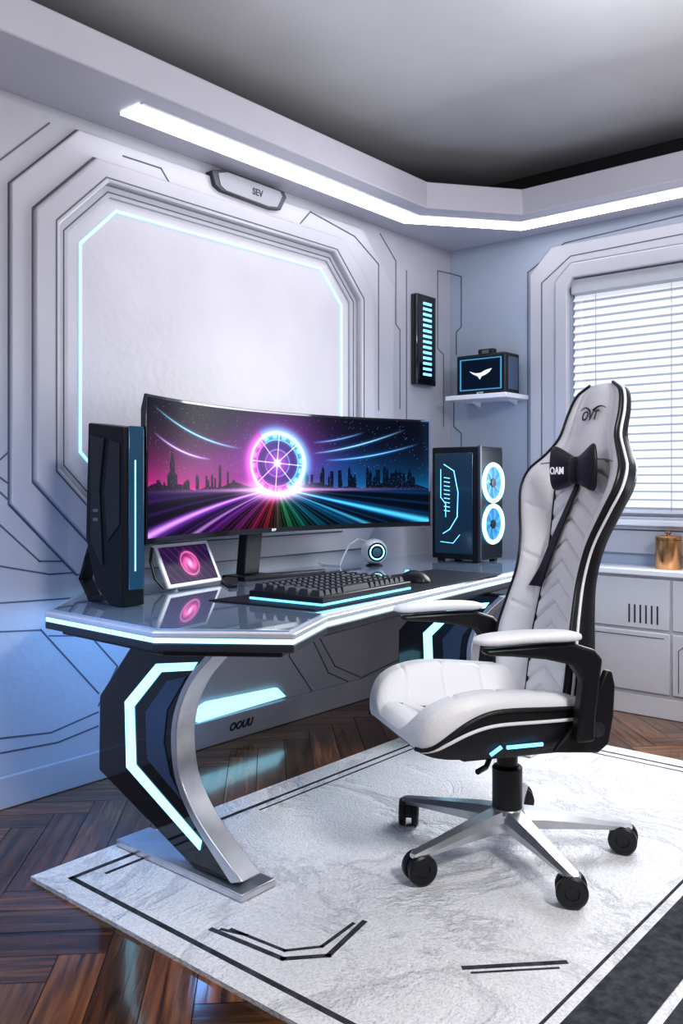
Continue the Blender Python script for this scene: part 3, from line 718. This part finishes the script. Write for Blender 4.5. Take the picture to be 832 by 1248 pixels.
# ================================================================ CHAIR
CH = math.radians(237)
ch = thing('gaming_chair', 'white and black racing-style gaming chair with silver star base on the rug', 'chair', (1.55,-2.05,RT), CH)
def cb_(mb, name, m, par=None, **k): return mb.build(name, m, par or ch, world=False, **k)
ZT = [.45,.55,.65,.75,.85,.95,1.05,1.12,1.18,1.225,1.28,1.36,1.42,1.447]
WT = [.212,.234,.236,.216,.198,.212,.260,.290,.278,.222,.170,.154,.124,.068]
XT = [-.115,-.135,-.150,-.166,-.184,-.206,-.232,-.250,-.263,-.273,-.286,-.306,-.322,-.332]
FT = [.05,.066,.070,.062,.052,.052,.056,.054,.042,.022,.010,.004,.002,0]
TT = [.80,.70,.58,.50,.45,.45,.48,.50,.48,.44,.40,.36,.30,.2]
fw = lambda z: interp(ZT, WT, z); fx = lambda z: interp(ZT, XT, z); ff = lambda z: interp(ZT, FT, z); ft_ = lambda z: interp(ZT, TT, z)
def ga(a): return sstep((abs(a)-.46)/.40)
def bsurf(z, a, off=0.0):
    aa = abs(a)
    full = .020*math.cos(min(1,aa/.5)*math.pi/2)
    q = 0.0
    if aa < .5 and z < 1.17:
        ph = ((z-.07*(1-aa/.5))-.56)/.065; q = -.013*(1-min(1, abs(ph-round(ph))/.16))
    cr_ = -.016*math.exp(-((aa-.52)/.030)**2) if z < 1.2 else -.006*math.exp(-((aa-.70)/.04)**2)
    if aa > .56 and z < 1.15:
        ph = (z-.40-.10*(aa-.56))/.16; cr_ += -.007*(1-min(1, abs(ph-round(ph))/.06))*sstep((.86-aa)/.06)
    return Vector((fx(z)+ff(z)*ga(a)+full*ft_(z)+q+cr_+off, a*fw(z), z))
NZ = 210
zs = [ZT[0]+(ZT[-1]-ZT[0])*(1-(1-k/(NZ-1))**1.15) for k in range(NZ)]
fa = [-.93+1.86*k/60 for k in range(61)]
front = [[bsurf(z, a) for a in fa] for z in zs]
cb_(MB().sheet(front), 'back_cushion', M['leather'], fix=True, angle=80)
def shell_row(z):
    w, f, t, x = fw(z), ff(z), ft_(z), fx(z); half = [(.93, f*ga(.93)),(.97,f*1.0+.002*t),(1.0,f-.014*t),(1.005,f-.05*t),(.985,f-.09*t),(.90,f*.6-.105*t),(.72,f*.2-.108*t),(.40,-.112*t),(0,-.115*t)]
    R = [Vector((x+d, a*w, z)) for a, d in half]; L = [Vector((p.x, -p.y, p.z)) for p in R[:-1]][::-1]
    return R+L
zs2 = zs[::3]+([zs[-1]] if (NZ-1) % 3 else [])
rows_ = [shell_row(z) for z in zs2]
sb_ = MB().sheet(rows_)
top_loop = rows_[-1]+front[-1][1:-1]
sb_.add(top_loop, [list(range(len(top_loop)))])
cb_(sb_, 'back_shell', M['bleather'], angle=70)
for sg in (-1, 1):
    cb_(MB().tube([bsurf(z, sg*.94, .001) for z in zs2], .0055, 8), 'piping', M['bleather'])
    cb_(MB().tube([Vector((fx(z)+ff(z)-.022*ft_(z), sg*fw(z)*1.008, z)) for z in zs2], .0042, 8), 'piping', M['leather'], label='white side piping')
    cb_(MB().tube([bsurf(z, sg*.52, .006) for z in zs2 if z < 1.19], .0036, 6), 'seam', M['bleather'])
sm = MB()
sm.tube([bsurf(1.19+.02*math.cos(a*1.5), a, .001) for a in [-.8+1.6*q/20 for q in range(21)]], .0018, 5)
cb_(sm, 'seam', M['thread'])
em = MB(); zb_ = 1.350
def ep(y, z): return bsurf(z, y/fw(z), .005)
tilt = math.atan2(.309-.290, .08)
em.text('OVT', .044, Matrix.Translation(ep(.006,zb_-.006)+Vector((.005,0,0))) @ Matrix.Rotation(-tilt,4,'Y') @ TXL, offset=.001, shear=.1)
for sg in (-1,1): em.tube([ep(sg*(.010+.060*t), zb_+.012+.012*math.sin(t*math.pi*.9)) for t in [q/12 for q in range(13)]], [.0036-.0026*q/12 for q in range(13)], 6)
cb_(em, 'emblem', M['textb'])
# seat
SX = [-.20,-.10,0,.10,.20,.28,.33,.36,.378,.386]
SW = [.215,.245,.258,.268,.272,.268,.256,.235,.200,.150]
SZ = [.458,.446,.432,.426,.434,.450,.460,.454,.440,.428]
SBt= [.06,.084,.108,.124,.120,.092,.060,.038,.019,.005]
SB0= [.395,.388,.384,.382,.382,.384,.388,.394,.402,.412]
def bound(X):
    return .76 if X < .10 else .76*max(0,(1-((X-.10)/.285)**3)) if X < .385 else 0.0
def stop(X, a):
    zc = interp(SX,SZ,X); b = interp(SX,SBt,X); aa = abs(a)
    q = 0
    if aa < .44 and X < .34:
        ph = (X+.16-.05*aa)/.075; q = -.012*(1-min(1, abs(ph-round(ph))/.13))
    if aa > .5 and X < .33:
        ph = (X+.12)/.13; q = -.007*(1-min(1, abs(ph-round(ph))/.06))*sstep((.86-aa)/.06)
    return zc+b*sstep((aa-.42)/.30)+q-.018*math.exp(-((aa-.45)/.03)**2)*(1 if X < .34 else 0)
PA = [0,.10,.22,.36,.52,.68,.82,.92,.97]; PV = [.94,.97,.995,1.008,1.012,1.01,1.0,.975,.94]
def srow(X):
    w = interp(SX,SW,X); z0_ = interp(SX,SB0,X)
    ta = [q*.90/32 for q in range(33)]
    half = [(a, stop(X,a)) for a in ta]
    h_ = stop(X,.88)-z0_; b = bound(X)
    fr = [.97-(.97-b)*q/4 for q in range(5)]+[b*(1-q/6) for q in range(1,7)]
    side = [(float(np.interp(f,PA,PV)), z0_+h_*f) for f in fr]
    return w, half, side, [(.5,z0_),(0,z0_)], z0_, h_
sxs = [-.20+.586*(1-(1-k/130)**1.35) for k in range(131)]
trows, brows = [], []
for X in sxs:
    w, half, side, bot, _, _ = srow(X)
    T = [Vector((X, a*w, z)) for a, z in half+side[:1]]; trows.append([Vector((p.x,-p.y,p.z)) for p in T[1:]][::-1]+T)
    S = [Vector((X, a*w, z)) for a, z in side+bot]; brows.append(S+[Vector((p.x,-p.y,p.z)) for p in S[:-1]][::-1])
cb_(MB().sheet(trows), 'seat_cushion', M['leather'], angle=80)
bs = MB(); n_ = len(brows[0])
bs.v = [p for r_ in brows for p in r_]
for k in range(len(brows)-1):
    for i in range(n_-1):
        bs.f.append([k*n_+i, k*n_+i+1, (k+1)*n_+i+1, (k+1)*n_+i]); bs.mi.append(1 if i < 4 or i >= n_-5 else 0)
l1 = brows[-1]+trows[-1][1:-1]; bs.cur = 1; bs.add(l1, [list(range(len(l1)))])
l1 = brows[0]+trows[0][1:-1]; bs.cur = 0; bs.add(l1, [list(range(len(l1)))])
cb_(bs, 'seat_side', [M['bleather'], M['leather']], angle=60)
def sidep(X, f, sg, off=.0):
    w, half, side, bot, z0_, h_ = srow(X)
    return Vector((X, sg*(float(np.interp(f,PA,PV))*w+off), z0_+h_*f))
for sg in (-1,1):
    xs_ = [-.20+.578*q/60 for q in range(61)]
    cb_(MB().tube([sidep(X, bound(X), sg, .002) for X in xs_], .0065, 8), 'piping', M['bleather'])
    cb_(MB().tube([sidep(X, bound(X)*.72, sg, .002) for X in xs_[:-1]], .0050, 8), 'piping', M['leather'], label='white side piping')
    cb_(MB().tube([Vector((X, sg*interp(SX,SW,X)*.45, stop(X,.45)+.007)) for X in sxs[::3] if -.15 < X < .335], .0038, 6), 'seam', M['bleather'])
cb_(MB().box(-.17,.24,-.19,.19,.350,.386), 'seat_pan', M['black'], bevel=.015)
for sg in (-1,1):
    Ys = .258*sg
    pl = [(.0,.385),(-.14,.372),(-.175,.395),(-.190,.47),(-.195,.56),(-.185,.60),(-.165,.605),(-.145,.56),(-.115,.51),(-.07,.46),(-.03,.42)]
    cb_(MB().prism([(x, Ys, z) for x, z in pl], (0, sg*.020, 0)), 'recline_bracket', M['black'], bevel=.006)
    aw = [(.235,.692),(.05,.697),(-.03,.697),(-.10,.674),(-.125,.647),(-.118,.60),(-.105,.50),(-.10,.42),(-.045,.42),(-.055,.52),(-.065,.59),(-.03,.635),(.05,.655),(.15,.668),(.225,.674)]
    arm = cb_(MB().prism([(x, sg*.284, z) for x, z in aw], (0, sg*.042, 0)), 'armrest', M['black'], bevel=.010)
    rings = []
    for q in range(25):
        t = q/24; X = -.065+.325*t; s = max(.10, (1-abs(2*t-1)**6)**.5); wv = .044*s*(1+.08*math.sin(math.pi*t)); hv = .015*max(.30, s)
        zc = .712+.006*math.sin(math.pi*t)
        rings.append([Vector((X, sg*.306+wv*math.copysign(abs(math.cos(a))**.7, math.cos(a)), zc+hv*math.copysign(abs(math.sin(a))**.7, math.sin(a)))) for a in [2*math.pi*k_/24 for k_ in range(24)]])
    cb_(MB().loft(rings), 'arm_pad', M['leather'], arm, angle=80)
    lm = MB(); lm.box(.035,.145,sg*.276-.003,sg*.276+.003,.408,.417); lm.poly([(.165,sg*.274,.414),(.19,sg*.272,.398)], .009,.006,(0,sg,0))
    cb_(lm, 'accent_light', M['ledblue'])
    cb_(MB().lathe([(.001,0),(.022,0),(.022,sg*.006),(.001,sg*.008)], (-.135,sg*.278,.44), 'y', 20), 'hinge_cap', M['dgrey'])
cb_(MB().lathe([(.001,.345),(.060,.345),(.060,.36),(.001,.36)]), 'tilt_plate', M['black'])
cb_(MB().lathe([(.001,.10),(.046,.10),(.046,.26),(.042,.265),(.032,.268),(.032,.35),(.001,.35)]), 'gas_lift', M['black'])
cb_(MB().tube([(.10,.10,.345),(.17,.20,.338),(.21,.23,.338)], .008), 'lever', M['black'])
cb_(MB().lathe([(.001,.066),(.048,.066),(.060,.085),(.058,.128),(.048,.14),(.001,.14)]), 'hub', M['silver'])
for k_ in range(5):
    wa = math.radians(184+72*k_)-CH
    dr = Vector((math.cos(wa), math.sin(wa), 0)); sd_ = Vector((-dr.y, dr.x, 0))
    rings = []
    for rr, hw, zt, zb2 in ((.035,.042,.138,.078),(.10,.038,.132,.080),(.20,.031,.117,.078),(.30,.027,.101,.075),(.365,.024,.092,.072),(.380,.014,.087,.074)):
        c = dr*rr; rings.append([c+sd_*hw*.75+Vector((0,0,zb2)), c+sd_*hw+Vector((0,0,zt*.6+zb2*.4)), c+sd_*hw*.55+Vector((0,0,zt)), c-sd_*hw*.55+Vector((0,0,zt)), c-sd_*hw+Vector((0,0,zt*.6+zb2*.4)), c-sd_*hw*.75+Vector((0,0,zb2))])
    cb_(MB().loft(rings), 'base_leg', M['silver'], angle=25)
    c = dr*.355; ca_ = wa+(.5,1.3,-.5,1.2,.2)[k_]; rot = Matrix.Rotation(ca_, 4, 'Z')
    hd = MB(); rings = []
    for xq in (-.010,.010):
        rings.append([Vector((xq, .036*math.cos(a), .043+.036*math.sin(a))) for a in [math.pi*q/10-.2 for q in range(12)]]+[Vector((xq,0,.03))])
    hd.loft(rings); hd.lathe([(.001,.05),(.010,.05),(.010,.078),(.001,.078)]); hd.xf(Matrix.Translation(c) @ rot)
    cst = cb_(hd, 'caster', M['black'])
    for sg in (-1,1):
        wh = MB().lathe([(.001,sg*.010),(.038,sg*.010),(.043,sg*.014),(.043,sg*.028),(.037,sg*.032),(.020,sg*.031),(.018,sg*.027),(.001,sg*.027)], (0,0,.043), 'x', 28); wh.xf(Matrix.Translation(c) @ rot)
        cb_(wh, 'wheel', M['black'], cst)
# neck pillow
R_ = Matrix.Translation((1.55,-2.05,RT)) @ Matrix.Rotation(CH, 4, 'Z')
pz_ = 1.172; PB = Vector((fx(pz_)+.038,.030,pz_))
pil = thing('neck_pillow', 'black bow-shaped neck pillow with white letters and hanging ribbon on the chair', 'pillow', tuple(R_ @ PB), CH)
rings = []
for q in range(37):
    a = -1+2*q/36; aa = abs(a); hz = (.038+.046*aa**1.1)*max(.04,(1-aa**12))**.5; hx = (.012+.008*math.sin(aa*math.pi))*max(.05,(1-aa**6))**.5
    zo = .012*aa**2; xo = .016*aa**2
    rings.append([Vector((xo+hx*math.copysign(abs(math.cos(t))**.8, math.cos(t)), a*.132, zo+hz*math.copysign(abs(math.sin(t))**.7, math.sin(t)))) for t in [2*math.pi*k_/24 for k_ in range(24)]])
MB().loft(rings).build('cushion', M['bleather'], pil, world=False, angle=80)
MB().loft([[Vector((xq, yq*.022, zq*.042)) for yq, zq in ((-1,-.8),(-.8,-1),(.8,-1),(1,-.8),(1,.8),(.8,1),(-.8,1),(-1,.8))] for xq in (-.016,.016)]+[[Vector((.021, yq*.015, zq*.032)) for yq, zq in ((-1,-.8),(-.8,-1),(.8,-1),(1,-.8),(1,.8),(.8,1),(-.8,1),(-1,.8))]]).build('knot', M['bleather'], pil, world=False, bevel=.004)
tb = MB(); tb.text('OAM', .033, Matrix.Translation((.031,-.066,-.002)) @ TXL @ Matrix.Rotation(.08,4,'Y'), offset=.0006); tb.build('lettering', M['textw'], pil, world=False, smooth=False)
rb = MB(); rows_ = []
for q in range(21):
    t = q/20; z = 1.14-.34*t; yc_ = .025-.120*t; hw = .010+.016*t
    rows_.append([Vector((fx(z)+.024*ft_(z)+.010+ff(z)*ga((yc_+hw*e)/fw(z)), yc_+hw*e, z))-PB for e in (-1,0,1)])
rb.sheet(rows_); rb.sheet([[p+Vector((-.004,0,0)) for p in rw] for rw in rows_])
rb.build('ribbon', M['bleather'], pil, world=False)
# ================================================================ LIGHTS
def area(name, loc, target, size, sy, power, col):
    l = bpy.data.lights.new(name, 'AREA'); l.shape = 'RECTANGLE'; l.size = size; l.size_y = sy; l.energy = power; l.color = col
    o = bpy.data.objects.new(name, l); C.objects.link(o); o.location = loc
    o.rotation_euler = (Vector(target)-Vector(loc)).to_track_quat('-Z', 'Y').to_euler(); return o
area('window_daylight', (1.5,-.42,1.6), (1.8,-3,.5), 1.3, 1.1, 38, (.93,.96,1))
area('room_key', (3.9,-3.2,2.7), (1.9,-2.2,.1), .6, .45, 60, (1,.98,.96))
area('front_fill', (1.0,-4.9,2.1), (1.8,-2.2,.9), .8, .8, 11, (1,.98,.97))
area('ceiling_fill', (3.2,-2.0,1.2), (3.0,-1.6,2.9), 1.8, 1.8, 34, (.98,.97,1))
area('panel_wash', (1.0,-1.5,2.35), (0,-1.4,1.7), .8, .3, 2, (.97,.95,1))
area('under_desk_fill', (1.0,-1.9,.55), (0,-1.7,.25), .8, .25, 1.5, (.8,.87,1))
area('blue_under_desk', (.45,-2.35,.60), (.0,-2.9,.3), .5, .3, 5, (.12,.42,1))
area('blue_desk_left', (.9,-3.4,1.0), (0,-2.95,.5), .4, .4, 5, (.18,.45,1))
area('blue_corner', (.9,-.9,1.3), (.4,0,1.4), .4, .4, 2.5, (.3,.55,1))
w = bpy.data.worlds.new('world'); scene.world = w; w.use_nodes = True
w.node_tree.nodes['Background'].inputs['Color'].default_value = (.84,.85,.92,1); w.node_tree.nodes['Background'].inputs['Strength'].default_value = .17
cam = bpy.data.cameras.new('camera'); co = bpy.data.objects.new('camera', cam); C.objects.link(co)
cam.sensor_fit = 'HORIZONTAL'; cam.sensor_width = 36; cam.lens = FP/832*36; cam.shift_y = -37/832
cam.clip_start = .05
co.location = (CX, CY, CZ); co.rotation_euler = (math.radians(90), 0, math.atan2(.647,.763))
scene.camera = co
scene.view_settings.view_transform = 'Standard'
try: scene.view_settings.look = 'Medium High Contrast'
except Exception as e: print('look', e)
